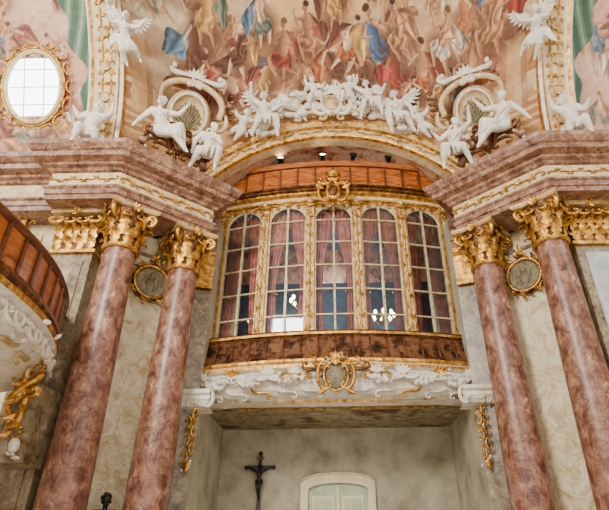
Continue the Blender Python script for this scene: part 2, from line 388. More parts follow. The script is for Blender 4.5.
# ------------------------------------------------------------ columns
def leafcap(mb,ang,r0,z0,h,w,out,mat):
    ca,sa=math.cos(ang),math.sin(ang); vs=[];fs=[];K=9
    for i in range(K+1):
        t=i/K
        if t<.75: r=r0+out*.25*(t/.75)**2; z=z0+h*t/.75*.92
        else:
            u=(t-.75)/.25; r=r0+out*.25+out*.75*math.sin(u*math.pi/2); z=z0+h*(.92+.1*math.sin(u*math.pi)-.14*u*u)
        ww=w*(.75+.25*math.sin(t*20))*(1 if t<.7 else 1-.75*(t-.7)/.3)
        for k in(-1,-.5,0,.5,1):
            rr=r+.03*(1-abs(k))-.015
            vs.append((rr*ca-sa*ww*k,rr*sa+ca*ww*k,z-.03*abs(k)))
    for i in range(K):
        for j in range(4): a=i*5+j; fs.append((a,a+1,a+6,a+5))
    mb.add(vs,fs,mat)
def capital(mb,z0,rs=.29,H=.87):
    mb.lathe([(rs,z0-.05),(rs+.05,z0-.03),(rs+.05,z0+.01),(rs+.01,z0+.03),(rs+.02,z0+.4),(rs+.1,z0+.7),(rs+.13,z0+.76)],(0,0,0),['gold']*3+['gold_dark']*3,24)
    for i in range(8): leafcap(mb,i*math.pi/4,rs+.02,z0+.02,.3,.11,.15,'gold')
    for i in range(8): leafcap(mb,(i+.5)*math.pi/4,rs+.03,z0+.2,.36,.11,.19,'gold')
    for i in range(4):
        t=math.pi/4+i*math.pi/2; d=Vector((math.cos(t),math.sin(t),0))
        pts=[];rad=[]
        for k in range(22):
            u=k/21; th=u*4.2*math.pi/1.4; rr=.13*(1-u*.8)
            pts.append(d*(.46+rr*math.sin(th)*1+0)+Vector((0,0,z0+.62+rr*math.cos(th)))); rad.append(.045*(1-.5*u))
        mb.tube([d*(rs+.06)+Vector((0,0,z0+.45)),d*(rs+.1)+Vector((0,0,z0+.68))]+pts,[.03,.04]+rad,'gold',6)
        d2=Vector((math.cos(t+math.pi/4),math.sin(t+math.pi/4),0)); rosette(mb,d2*(.44)+Vector((0,0,z0+.76)),d2,.1,'gold')
        for sgn in(-1,1):
            sdv=Vector((-d2.y,d2.x,0))*sgn; scroll(mb,'C',d2*.4+sdv*.13+Vector((0,0,z0+.6)),sdv,(0,0,1),.08,.02,'gold',1,1,5)
    out=[]
    for i in range(4):
        t=math.pi/4+i*math.pi/2
        for k in range(7):
            u=k/7; a0=Vector((math.cos(t),math.sin(t)))*.64; a1=Vector((math.cos(t+math.pi/2),math.sin(t+math.pi/2)))*.64
            p=a0.lerp(a1,u); p=p*(1-.14*math.sin(math.pi*u)); out.append(p)
    n=len(out); vs=[];fs=[]
    for k,(sc,z) in enumerate(((.93,z0+H-.1),(1,z0+H-.07),(1,z0+H-.02),(.96,z0+H))): vs+=[(p.x*sc,p.y*sc,z) for p in out]
    for k in range(3):
        for j in range(n): fs.append((k*n+j,k*n+(j+1)%n,(k+1)*n+(j+1)%n,(k+1)*n+j))
    fs.append(tuple(range(n-1,-1,-1))); mb.add(vs,fs,'gold_pale',False)
mbc=MB()
zt,zb=4.98,.12
prof=[]
for i in range(25):
    t=i/24; prof.append((.355-.08*t**1.5,zb+(zt-zb)*t))
mbc.lathe(prof,(0,0,0),'marble_red',48)
mbc.lathe([(.5,-.3),(.5,-.22),(.53,-.19),(.53,-.12),(.47,-.08),(.42,-.03),(.45,0),(.45,.06),(.4,.1),(.355,.12)],(0,0,0),'stucco_cream',40)
mbc.box((-.56,-.56,-.4),(.56,.56,-.3),'marble_grey'); mbc.box((-.5,-.5,-1.3),(.5,.5,-.4),'marble_ent'); mbc.box((-.58,-.58,-1.6),(.58,.58,-1.3),'marble_grey')
capital(mbc,zt)
c0=None
for (X,Y) in((-3.98,8.1),(-3.04,8.95),(3.08,8.95),(4.05,8.1)):
    if c0 is None: c0=mbc.obj('marble_column'); o=c0
    else: o=bpy.data.objects.new('marble_column',c0.data); bpy.context.scene.collection.objects.link(o); TOP.append(o)
    o.location=(X,Y,0); o.rotation_euler=(0,0,math.atan2(.85,.97)*(1 if X<0 else -1))
for sg in(-1,1):
    mb=MB(); x0,x1=sorted((sg*4.5,sg*5.3)); 
    mb.box((x0,8.12,-EYE),(x1,8.5,5.0),'marble_grey'); mb.box((x0+.14,8.09,-.2),(x1-.14,8.13,4.8),'panel_blue' if sg>0 else 'marble_grey')
    mb.box((x0-.06,8.05,4.96),(x1+.06,8.5,5.02),'gold'); mb.box((x0+.02,8.1,5.0),(x1-.02,8.5,5.7),'gold_dark'); mb.box((x0-.08,7.9,5.76),(x1+.08,8.5,5.85),'gold_pale')
    for r,(z0,h,n,out) in enumerate(((5.02,.3,4,.14),(5.2,.36,5,.2))):
        for i in range(n):
            xx=x0+.08+(x1-x0-.16)*i/(n-1); T=mb.T; mb.T=Matrix.Translation((xx,8.1,0)); leafcap(mb,-math.pi/2,.01,z0,h,.1,out,'gold'); mb.T=T
    for xx,s in((x0+.03,-1),(x1-.03,1)):
        scroll(mb,'C',(xx,7.95,5.62),(1,0,0),(0,0,1),.13,.035,'gold',s,1,6)
    scroll(mb,'C',((x0+x1)/2-.12,7.97,5.62),(1,0,0),(0,0,1),.1,.028,'gold'); scroll(mb,'C',((x0+x1)/2+.12,7.97,5.62),(1,0,0),(0,0,1),.1,.028,'gold',-1)
    rosette(mb,((x0+x1)/2,7.9,5.78),(0,-1,0),.1,'gold')
    mb.obj('corner_pilaster')
    mb=MB(); p=[(-2.99,9.70),(-2.66,9.82)] if sg<0 else [(2.66,9.82),(2.99,9.70)]
    mb.sweep(p,[(0,-EYE),(.06,-EYE),(.06,4.95),(0,4.95)],'marble_grey')
    mb.sweep(p,[(.0,5.0),(.12,5.0),(.12,5.06),(.07,5.08),(.09,5.7),(.17,5.78),(.17,5.87),(-.1,5.87)],'gold')
    mb.sweep(p,[(-.1,5.85),(.05,5.85),(.05,6.1),(.1,6.13),(.04,6.16),(.04,6.46),(.1,6.5),(.2,6.7),(.28,6.9),(-.3,6.92)],'marble_ent')
    mb.obj('window_pilaster')
    n=Vector((-sg*.66,-.75,0)); ux=Vector((.75,-sg*.66,0)); cen=Vector((-3.72,9.07,4.8)) if sg<0 else Vector((3.82,8.98,4.78)); uz=Vector((0,0,1))
    cen=cen+n*.06; SC=Matrix.Scale(1.22,4)
    mb=MB(); mb.T=basis(cen,ux,-n,uz)@SC@Matrix.Rotation(math.pi/2,4,'X')
    mb.lathe([(0,.03),(.2,.03),(.25,.02),(.26,.06),(.3,.07),(.32,.03),(.32,-.03)],(0,0,0),['relief','relief','gold_dark','gold','gold_dark','gold_dark'],32)
    mb.T=basis(cen,ux,-n,uz)@SC
    mb.ell((0,-.04,.09),(.05,.03,.06),'relief',8,6); mb.ell((0,-.03,-.05),(.09,.03,.12),'relief',8,6); mb.ell((.08,-.03,.0),(.04,.02,.1),'relief',8,6); mb.ell((-.09,-.03,.04),(.03,.02,.09),'relief',8,6,Euler((0,.6,0)).to_matrix())
    for i in range(16):
        t=2*math.pi*i/16; d=(math.cos(t),0,math.sin(t)); t2=(-math.sin(t),-.2,math.cos(t))
        leafflat(mb,(.31*d[0],-.03,.31*d[2]),(d[0]*.6+t2[0],-.1,d[2]*.6+t2[2]),(0,-1,0),.12,.03,'gold' if i%2 else 'gold_dark',.015)
    for a in range(4):
        t=a*math.pi/2+math.pi/4; scroll(mb,'C',(.37*math.cos(t),-.05,.37*math.sin(t)),(-math.sin(t),0,math.cos(t)),(math.cos(t),0,math.sin(t)),.09,.013,'gold')
    cluster(mb,(0,-.05,.4),.08,'gold_dark',8,seed=3); mb.tube([(0,-.04,.42),(0,-.03,.58)],.01,'gold'); rosette(mb,(0,-.04,.42),(0,-1,0),.09,'gold'); cluster(mb,(0,-.05,-.38),.07,'gold',7,seed=5)
    mb.obj('wall_medallion')
# ------------------------------------------------------------ gallery window
W=2.7; YE=10.5; SAG=.42; RR=(W*W+SAG*SAG)/(2*SAG); CY=YE-SAG+RR
def arcY(x): return CY-math.sqrt(RR*RR-x*x)
def arcpath(w,off=0,n=24): return [(w*(-1+2*i/n),arcY(w*(-1+2*i/n))-off) for i in range(n+1)]
tmax=math.asin(W/RR); nodes=[(RR*math.sin(t),CY-RR*math.cos(t)) for t in [tmax*(-1+2*i/5) for i in range(6)]]
root=bpy.data.objects.new('window_1',None); bpy.context.scene.collection.objects.link(root); TOP.append(root)
mb=MB(); mg=MB(); mc=MB()
ZB,ZS,ZT=3.92,7.0,7.5
for i in range(5):
    A=Vector((*nodes[i],0));B=Vector((*nodes[i+1],0)); ux=(B-A).normalized(); L=(B-A).length; n=Vector((ux.y,-ux.x,0)); uz=Vector((0,0,1))
    T=basis(A,ux,-n,uz); mb.T=mg.T=mc.T=T
    p=.1
    w=L-2*p; cx=L/2; rise=.42
    mg.add([(p,0.02,ZB),(L-p,.02,ZB),(L-p,.02,ZT),(p,.02,ZT)],[(0,1,2,3)],'glass',False)
    for xx in(p+.01,L-p-.01): mb.box((xx-.025,-.04,ZB),(xx+.025,.05,ZS),'sash')
    archp=[(cx-w/2*math.cos(t),-.0,ZS+rise*math.sin(t)) for t in [math.pi*k/16 for k in range(17)]]
    mb.tube(archp,.03,'sash',6)
    mb.box((cx-.022,-.03,ZB),(cx+.022,.04,ZS+rise),'sash')
    for k in range(1,6):
        zz=ZB+(ZS-ZB)*k/5; mb.box((p,-.02,zz-.014),(L-p,.03,zz+.014),'sash')
    vs=[];fs=[]
    for (xx,_,z) in archp: vs+= [(xx,-.03,z),(xx,-.03,ZT+.05)]
    for k in range(16): fs.append((2*k,2*k+2,2*k+3,2*k+1))
    mb.add(vs,fs,'gold_pale',False)
    for s in(-1,1):
        scroll(mb,'C',(cx+s*w*.38,-.06,ZT-.08),(1,0,0),(0,0,1),.12,.025,'gold',s,-1)
    rosette(mb,(cx,-.06,ZT-.02),(0,-1,0),.1,'gold'); 
    for s in(-1,1):
        K,H=22,26; vs=[];fs=[]
        for h in range(H+1):
            t=h/H; z=ZT-.05-(ZT-ZB)*t
            wd=w/2*(1.0 if t<.1 else (1-.62*math.sin(min(1,(t-.1)/.5)*math.pi/2)**1.3 if t<.6 else .38+.12*(t-.6)/.4))
            if i in(0,4): wd=max(wd,w/2*(.95-.45*t))
            for k in range(K+1):
                u=k/K; xx=cx+s*(w/2+.06)-s*(wd+.06)*u
                vs.append((xx,.2+.045*math.sin(u*26+i+s)+.02*math.sin(t*6),z-.1*math.sin(u*3)*(t<.3)))
        for h in range(H):
            for k in range(K): a=h*(K+1)+k; fs.append((a,a+1,a+K+2,a+K+1))
        mc.add(vs,fs,'curtain')
        mc.tube([(cx+s*w/2,.14,ZB+1.3),(cx+s*w*.33,.12,ZB+1.25),(cx+s*w*.28,.24,ZB+1.27)],.02,'gold')
for i in range(6):
    A=Vector((*nodes[i],0)); 
    t=math.asin(A.x/RR); ux=Vector((math.cos(t),math.sin(t),0)); n=Vector((ux.y,-ux.x,0))
    mb.T=basis(A,ux,-n,Vector((0,0,1)))
    mb.box((-.09,-.07,ZB),(.09,.08,ZT),'stucco_cream')
    for s in(-1,1): mb.box((s*.09-.012,-.1,ZB),(s*.09+.012,-.05,ZT),'gold')
    z=ZB+.15; k=0
    while z<ZT-.5:
        scroll(mb,'S',(0,-.09,z),(0,0,1),(1,0,0),.13,.02,'gold',1,1 if k%2 else -1); leafflat(mb,(0,-.08,z+.1),(0,0,1),(0,-1,0),.12,.04,'gold'); z+=.26;k+=1
    cluster(mb,(0,-.12,ZT-.3),.13,'gold',10,(.8,.6,1.3),seed=i); scroll(mb,'C',(0,-.14,ZT-.08),(1,0,0),(0,0,1),.13,.03,'gold'); mb.ell((0,-.14,ZT-.02),(.07,.06,.09),'gold_pale')
mb.obj('gilded_frame',root); mg.obj('panes',root); mc.obj('curtains',root)
mb=MB(); ap=arcpath(2.78,0)
mb.sweep(ap,[(0,ZT),(.1,ZT),(.1,7.54),(.05,7.56),(.05,7.66),(.14,7.7),(.14,7.75),(.2,7.78),(.2,7.82),(.0,7.84),(0,7.98),(.08,8.0)],['gold','gold','gold_dark','stucco_cream','gold','gold','gold_dark','gold_dark','gold_dark','wood_dark','gold_dark'])
mb.obj('trim_window_head')
mb=MB(); up=arcpath(3.4,-.02,30)
mb.sweep(up,[(0,7.7),(.02,7.95),(.08,7.98),(.08,8.04),(.03,8.06),(.03,8.62),(.08,8.64),(.12,8.7),(.12,8.76),(-.1,8.78)],['wood_dark','gold_dark','gold_dark','wood','wood','wood_dark','wood','wood','wood_dark'])
for i in range(15):
    xx=-3.1+6.2*i/14; yy=arcY(xx)+.02; t=math.asin(xx/RR); ux=Vector((math.cos(t),math.sin(t),0)); n=Vector((ux.y,-ux.x,0))
    mb.obox(Vector((xx,yy,8.34))+n*.04,ux,n,Vector((0,0,1)),(.025,.02,.28),'wood_dark')
    if i<14:
        x2=xx+6.2/28; mb.obox(Vector((x2,arcY(x2)+.02,8.34))+n*.035,ux,n,Vector((0,0,1)),(.15,.012,.19),'wood')
mb.obj('upper_gallery_parapet')
for xx in(-1.35,-.25,.55,1.45):
    mb=MB(); yy=arcY(xx)-.03; mb.tube([(xx,yy,8.78),(xx,yy,8.9)],.02,'iron'); mb.T=Matrix.Translation((xx,yy,8.97))@Matrix.Rotation(math.radians(60),4,'X')
    mb.lathe([(0,-.1),(.07,-.1),(.09,.05),(.1,.07),(.08,.07)],(0,0,0),'iron',14); mb.ell((0,0,.05),(.08,.08,.02),'lamp_glow' if xx<0 else 'iron'); mb.obj('floodlight')
gp=arcpath(2.76,0,30)
mb=MB()
mb.sweep(gp,[(0,4.06),(.28,4.06),(.3,4.02),(.3,3.97),(.26,3.94),(.28,3.9)],['gold_pale','gold_dark','gold','copper','gold_dark'])
mb.sweep(gp,[(.28,3.9),(.31,3.8),(.36,3.6),(.42,3.45),(.44,3.4),(.44,3.35),(.4,3.32)],['copper']*4+['gold','gold'])
for i in range(17):
    xx=-2.7+5.4*i/16; t=math.asin(xx/RR); ux=Vector((math.cos(t),math.sin(t),0)); n=Vector((ux.y,-ux.x,0))
    b0=Vector((xx,arcY(xx),0)); mb.tube([b0+n*.29+Vector((0,0,3.9)),b0+n*.33+Vector((0,0,3.78)),b0+n*.38+Vector((0,0,3.6)),b0+n*.44+Vector((0,0,3.44))],.018,'wood_dark',5)
cove=[(.4,3.32),(.46,3.28),(.46,3.22),(.38,3.18),(.36,3.1),(.38,2.98),(.33,2.84),(.22,2.74),(.08,2.68),(.06,2.62),(0,2.62)]
mb.sweep(gp,cove,['stucco','gold','stucco','stucco','stucco','stucco','stucco','stucco','gold','stucco'],False)
def cp(xx,o,z):
    t=math.asin(xx/RR); ux=Vector((math.cos(t),math.sin(t),0)); n=Vector((ux.y,-ux.x,0)); return Vector((xx,arcY(xx),z))+n*o
for s in(-1,1):
    for k,(a,b) in enumerate(((.5,1.25),(1.25,1.95),(1.95,2.6))):
        garland(mb,cp(s*a,.46,3.12),cp(s*b,.46,3.12),.17,'stucco',.06,16,k+3)
    for k,xx in enumerate((.75,1.25,1.95,2.55)):
        p=cp(s*xx,.45,3.08); cluster(mb,p,.16,'stucco',16,seed=k+s*7+20)
        for f in(-1,1): scroll(mb,'C',p+Vector((f*.14,-.06,-.04)),(1,0,0),(0,0,1),.14,.028,'gold' if k==0 else 'stucco',f,1 if k%2 else -1)
        for f in range(5):
            t=math.pi*(.15+.7*f/4); leafflat(mb,p+Vector((0,-.05,0)),(math.cos(t),0,math.sin(t)),(0,-1,0),.18,.045,'stucco' if k!=2 else 'gold')
    for k in range(5):
        xx=.45+k*.48; scroll(mb,'S',cp(s*xx,.3,2.8),(1,0,0),(0,0,1),.2,.026,'gold' if k==2 else 'stucco',s,1)
mb.sweep([(-2.7,10.3),(2.7,10.3)],[(0,2.62),(.3,2.64)],'stucco')
mb.obj('choir_gallery_parapet')
mb=MB(); mb.box((-2.68,10.1,2.66),(2.68,12.6,2.8),'soffit_paint'); 
mb.sweep([(-2.0,10.6),(2.0,10.6)],[(0,2.63),(.04,2.63),(.04,2.66)],'gold'); mb.obj('ceiling_niche')
mb=MB(); o=cp(0,.56,3.12); mb.T=Matrix.Translation(o)@Matrix.Rotation(math.radians(10),4,'X')
mb.ell((0,0,-.12),(.22,.08,.27),'relief',20,12)
for s in(-1,1):
    scroll(mb,'C',(s*.24,-.05,-.1),(0,0,1),(1,0,0),.26,.035,'gold',1,-s); scroll(mb,'C',(s*.3,-.03,.16),(1,0,0),(0,0,1),.16,.03,'gold',s,1); scroll(mb,'S',(s*.42,0,0),(1,0,0),(0,0,1),.22,.03,'gold_dark',s,1)
    leafflat(mb,(s*.2,-.05,-.38),(s*.6,0,-.3),(0,-1,0),.2,.05,'gold'); cluster(mb,(s*.12,-.06,.2),.1,'stucco',8,seed=s+4)
rosette(mb,(0,-.08,.2),(0,-1,.1),.14,'gold',8); 
for f in range(7):
    t=math.pi*(.1+.8*f/6); leafflat(mb,(0,-.02,.12),(math.cos(t),0,math.sin(t)),(0,-1,0),.22,.045,'gold_dark')
mb.tube([(.23*math.cos(t),-.07,-.12+.28*math.sin(t)) for t in [2*math.pi*k/24 for k in range(25)]],.025,'gold')
mb.obj('gallery_cartouche')
mb=MB(); mb.T=Matrix.Translation((0,arcY(0)-.28,7.62))
mb.ell((0,0,0),(.19,.08,.25),'gold',20,12); mb.ell((0,-.06,0),(.12,.05,.17),'gold_dark',14,10)
for s in(-1,1):
    scroll(mb,'C',(s*.24,-.02,0),(0,0,1),(1,0,0),.28,.04,'gold',1,-s); scroll(mb,'C',(s*.2,-.02,.3),(1,0,0),(0,0,1),.17,.035,'gold',s,1); scroll(mb,'S',(s*.33,0,-.22),(1,0,0),(0,0,1),.18,.03,'gold',s,1)
    leafflat(mb,(s*.22,-.02,.1),(s,0,.4),(0,-1,0),.24,.06,'gold'); leafflat(mb,(s*.1,-.02,-.3),(s*.5,0,-1),(0,-1,0),.2,.05,'gold')
for f in range(5):
    t=math.pi*(.2+.6*f/4); leafflat(mb,(0,-.03,.3),(math.cos(t),0,math.sin(t)),(0,-1,0),.22,.05,'gold')
for k in range(7): mb.ell((-.15+.05*k,-.02,.52+.04*math.sin(math.pi*k/6)),.028,'gold',6,4)
mb.lathe([(.16,.38),(.17,.43),(.13,.46),(.2,.52)],(0,0,0),'gold',16); cluster(mb,(0,-.03,-.38),.1,'gold',9,seed=9)
mb.obj('gilded_cartouche')
for s in(-1,1):
    mb=MB(); p=Vector((s*2.66,9.62,2.64))
    mb.T=Matrix.Translation(p)
    mb.sweep([(-.3,0.0),(.3,0.0)],[(-.3,.14),(.14,.14),(.16,.06),(.1,.02),(.12,-.04),(.02,-.16),(-.1,-.2),(-.3,-.22)],'stucco')
    for f in(-1,1): scroll(mb,'C',(f*.28,-.05,-.02),(0,0,1),(1,0,0),.15,.035,'stucco',1,-f)
    cluster(mb,(0,-.08,-.1),.15,'stucco',12,(1.4,.6,.7),seed=s+40)
    for k in range(6):
        z=-.3-k*.15; r=.11*(1-.1*k)
        cluster(mb,(0,.02,z),r,'gold',7,(1,.6,1),seed=k+s*3+60)
        scroll(mb,'C',(.05*(-1)**k,-.04,z),(0,0,1),(1,0,0),.1,.02,'gold',1,(-1)**k)
    leafflat(mb,(0,0,-1.12),(0,0,-1),(0,-1,0),.2,.06,'gold'); cluster(mb,(0,0,-1.15),.09,'stucco',6,seed=80)
    mb.obj('gilded_console')
mb=MB()
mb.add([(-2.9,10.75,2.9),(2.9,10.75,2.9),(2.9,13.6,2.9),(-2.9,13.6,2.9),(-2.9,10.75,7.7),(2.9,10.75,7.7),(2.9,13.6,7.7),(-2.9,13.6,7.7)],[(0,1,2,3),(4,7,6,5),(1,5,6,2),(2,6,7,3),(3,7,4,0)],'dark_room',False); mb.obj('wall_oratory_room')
for (xx,yy,zz) in((-.85,11.9,5.7),(1.2,11.8,5.2),(-1.9,12.0,5.2)):
    mb=MB(); mb.T=Matrix.Translation((xx,yy,zz)); mb.tube([(0,0,.1),(0,0,7.7-zz)],.012,'iron'); mb.lathe([(.02,.25),(.05,.1),(.03,-.05),(.07,-.15),(0,-.2)],(0,0,0),'gold',12)
    for k in range(8):
        t=k*math.pi/4; mb.tube([(0,0,-.1),(.15*math.cos(t),.15*math.sin(t),-.16),(.28*math.cos(t),.28*math.sin(t),-.02)],.012,'gold'); mb.ell((.28*math.cos(t),.28*math.sin(t),.05),(.04,.04,.07),'lamp_glow',6,5)
    mb.obj('chandelier')
# ------------------------------------------------------------ arch, upper recess
mb=MB()
IR=AR-.46
pr=[(IR,10.0),(IR,9.74),(IR+.03,9.66),(IR+.07,9.64),(IR+.1,9.7),(IR+.28,9.68),(IR+.31,9.6),(IR+.35,9.56),(IR+.41,9.54),(IR+.44,9.6),(IR+.48,9.75)]
pm=['stucco_cream','gold','gold','stucco','stucco_cream','gold','gold_pale','gold','stucco','stucco']
K=60; vs=[];fs=[];ms=[]
for k in range(K+1):
    t=math.radians(22+136*k/K)
    for r,y in pr: vs.append((r*math.cos(t),y,AZ+r*math.sin(t)))
for k in range(K):
    for j in range(len(pr)-1): a=k*len(pr)+j; fs.append((a,a+1,a+len(pr)+1,a+len(pr))); ms.append(pm[j])
mb.add(vs,fs,ms,False)
for k in range(21):
    t=math.radians(38+104*k/20); d=Vector((math.cos(t),0,math.sin(t))); tt=Vector((-math.sin(t),0,math.cos(t)))
    scroll(mb,'S',Vector((0,9.64,AZ))+d*(IR+.19),tt,d,.15,.016,'gold',1,(-1)**k)
mb.obj('trim_gallery_arch')
mb=MB()
vs=[];fs=[]
for k in range(25):
    t=math.radians(20+140*k/24)
    for Y,rr in((9.95,IR+.02),(11.2,IR+.1),(12.6,IR-.1)): vs.append((rr*math.cos(t),Y,AZ+rr*math.sin(t)))
for k in range(24):
    for j in(0,1): fs.append((3*k+j,3*k+3+j,3*k+4+j,3*k+1+j))
mb.add(vs,fs,'recess_paint'); mb.add([(-3.8,12.6,6.6),(3.8,12.6,6.6),(3.8,12.6,9.4),(-3.8,12.6,9.4)],[(0,1,2,3)],'recess_paint',False)
mb.box((-3.4,10.75,7.72),(3.4,12.6,7.78),'wood_dark')
for xx in(-1.3,0,1.3):
    mb.tube([(xx+.45*math.cos(t),12.5,8.6+.6*math.sin(t)) for t in [2*math.pi*k/20 for k in range(21)]],.06,'gold_pale')
mb.obj('wall_upper_gallery')
for sg in(-1,1):
    mb=MB(); K=50; vs=[];fs=[];ms=[]
    def rp(t,r): return (2+ (5.8+r)*math.cos(t), 6.9+(5.05+r*.9)*math.sin(t))
    sec=[(4.4,.25),(4.4,-.02),(4.46,-.06),(4.52,-.02),(4.56,.02),(4.98,.02),(5.02,-.02),(5.08,-.06),(5.14,-.02),(5.14,.7)]
    sm=['gold','stucco','gold','stucco','stucco_cream','stucco','gold','stucco','stucco_cream']
    for k in range(K+1):
        t=math.radians(95*k/K)
        for X,r in sec: y,z=rp(t,r); vs.append((sg*X,y,z))
    for k in range(K):
        for j in range(len(sec)-1): a=k*len(sec)+j; fs.append((a,a+1,a+len(sec)+1,a+len(sec))); ms.append(sm[j])
    mb.add(vs,fs,ms,False)
    for k in range(26):
        t=math.radians(2+2.6*k); y,z=rp(t,-.0); y2,z2=rp(t+.02,-.0); tan=Vector((0,y2-y,z2-z)).normalized()
        for f in(-1,1): scroll(mb,'S' if k%3 else 'C',(sg*4.77+f*.09,y,z),tan,(1,0,0),.14,.018,'gold',1,f)
        if k%3==0:
            nn=Vector((0,-math.cos(t),-math.sin(t))); rosette(mb,Vector((sg*4.77,y,z))+nn*.02,nn,.1,'gold_pale',6)
    mb.obj('trim_vault_rib')
aw=math.radians(24.3)
ctr=Vector((-6.62,2+6.4*math.cos(aw),6.8+5.7*math.sin(aw))); tan=Vector((0,-6.4*math.sin(aw),5.7*math.cos(aw))).normalized(); n=Vector((1,0,0)).cross(tan); n=n if n.y<0 else -n
mb=MB(); mb.T=basis(ctr+n*.03,(1,0,0),-n,tan)
ov=[(.62*math.cos(t),.82*math.sin(t)) for t in [2*math.pi*k/36 for k in range(37)]]
mb.add([(0,-.01,0)]+[(a,-.01,b) for a,b in ov[:-1]],[(0,1+k,1+(k+1)%36) for k in range(36)],'daylight_glass',False)
mb.tube([(a,-.04,b) for a,b in ov],.05,'stucco_cream',8); mb.tube([(a*1.12,-.05,b*1.1) for a,b in ov],.03,'gold',6)
for k in(-.22,.22): mb.box((k-.008,-.03,-.76),(k+.008,0,.76),'stucco_cream')
for k in(-.4,0,.4): mb.box((-.54,-.03,k-.008),(.54,0,k+.008),'stucco_cream')
for k in range(16):
    t=2*math.pi*k/16; scroll(mb,'C',(.8*math.cos(t),-.05,1.02*math.sin(t)),(-math.sin(t),0,math.cos(t)),(math.cos(t),0,math.sin(t)),.15,.02,'gold')
mb.obj('window_2')
for sg in(-1,1):
    mb=MB(); n=Vector((-sg*.42,-.86,-.28)).normalized(); ux=Vector((-n.y,n.x,0)).normalized(); 
    if ux.x<0: ux=-ux
    uz=ux.cross(-n).normalized(); 
    if uz.z<0: uz=-uz
    mb.T=basis(Vector((sg*3.42,8.72,9.15)),ux,-n,uz)
    K=28; vs=[(0,.12,0)];fs=[]
    R=[(.18,.12),(.34,.08),(.42,0),(.45,-.08),(.5,-.1),(.54,-.05),(.6,.0),(.62,.2)]
    ms=[]
    for a,y in R: vs+=[(a*.86*math.cos(2*math.pi*k/K),y+.0*a,a*1.12*math.sin(2*math.pi*k/K)) for k in range(K)]
    for k in range(K): fs.append((0,1+k,1+(k+1)%K)); ms.append('stucco_cream')
    mats=['stucco_cream','stucco_cream','gold_pale','stucco','gold_pale','stucco_cream','stucco_cream']
    for j in range(len(R)-1):
        for k in range(K): a=1+j*K+k;b=1+j*K+(k+1)%K; fs.append((a,b,b+K,a+K)); ms.append(mats[j])
    mb.add(vs,fs,ms)
    for k in range(11):
        t=math.pi*k/10; mb.tube([(0,.02,-.3),(.32*math.cos(t),-.0,-.3+.62*math.sin(t))],[.01,.035],'relief',5)
    hood=[(-.72,-.1,.05)]+[(.74*math.cos(t),-.12,.3+.52*math.sin(t)) for t in [math.pi*(1-k/18) for k in range(19)]]+[(.72,-.1,.05)]
    mb.tube(hood,.08,'stucco_cream',8); mb.tube([(a*1.1,y-.04,b*1.06+.02) for a,y,b in hood],.045,'gold_dark',6)
    for s in(-1,1):
        scroll(mb,'C',(s*.78,-.14,-.02),(0,0,1),(1,0,0),.24,.05,'stucco_cream',1,-s); scroll(mb,'S',(s*.34,-.14,.92),(1,0,0),(0,0,1),.32,.07,'stucco',s,1); scroll(mb,'C',(s*.6,-.12,-.5),(0,0,1),(1,0,0),.25,.045,'stucco',1,-s)
        for k in range(5): leafflat(mb,(s*(.85),-.12,.1+.16*k),(s,0,.4),(0,-1,0),.2,.05,'gold_dark')
    for k in range(5):
        t=math.pi*(.2+.6*k/4); leafflat(mb,(0,-.16,.88),(math.cos(t),0,math.sin(t)),(0,-1,0),.26,.06,'stucco')
    garland(mb,(-.5,-.12,-.55),(.5,-.12,-.55),.15,'stucco',.06,14,8)
    mb.obj('oval_niche_cartouche')
    mb=MB(); n=Vector((-sg*.659,-.752,0)); ux=Vector((.752,-sg*.659,0)); mb.T=basis(Vector((sg*3.33,8.1,7.42)),ux,-n,(0,0,1))
    for s in(-1,1):
        pts=[]
        for k in range(26):
            u=k/25; pts.append((s*(.08+.62*u),0,.42-.55*u*u+.05*math.sin(u*9)))
        mb.tube(pts,.09,'marble_ent',8); mb.tube([(a,-.07,b+.08) for a,_,b in pts],.035,'gold_dark',6)
        scroll(mb,'C',(s*.16,-.1,.42),(0,0,1),(1,0,0),.2,.05,'gold_dark',1,s); scroll(mb,'S',(s*.42,-.12,.1),(1,0,0),(0,0,1),.26,.04,'gold_dark',s,1); scroll(mb,'C',(s*.3,-.12,-.12),(1,0,0),(0,0,1),.2,.035,'gold_dark',s,-1)
        for k in range(4): leafflat(mb,(s*(.2+.15*k),-.1,.25-.08*k),(s*.6,-.1,.8),(0,-1,0),.2,.05,'gold_dark')
    mb.ell((0,-.05,.12),(.18,.1,.24),'gold_dark',14,10); mb.ell((0,-.12,.12),(.1,.06,.15),'marble_ent',12,8); cluster(mb,(0,-.1,-.12),.14,'gold_dark',12,seed=3)
    mb.obj('gilded_pediment_ornament')
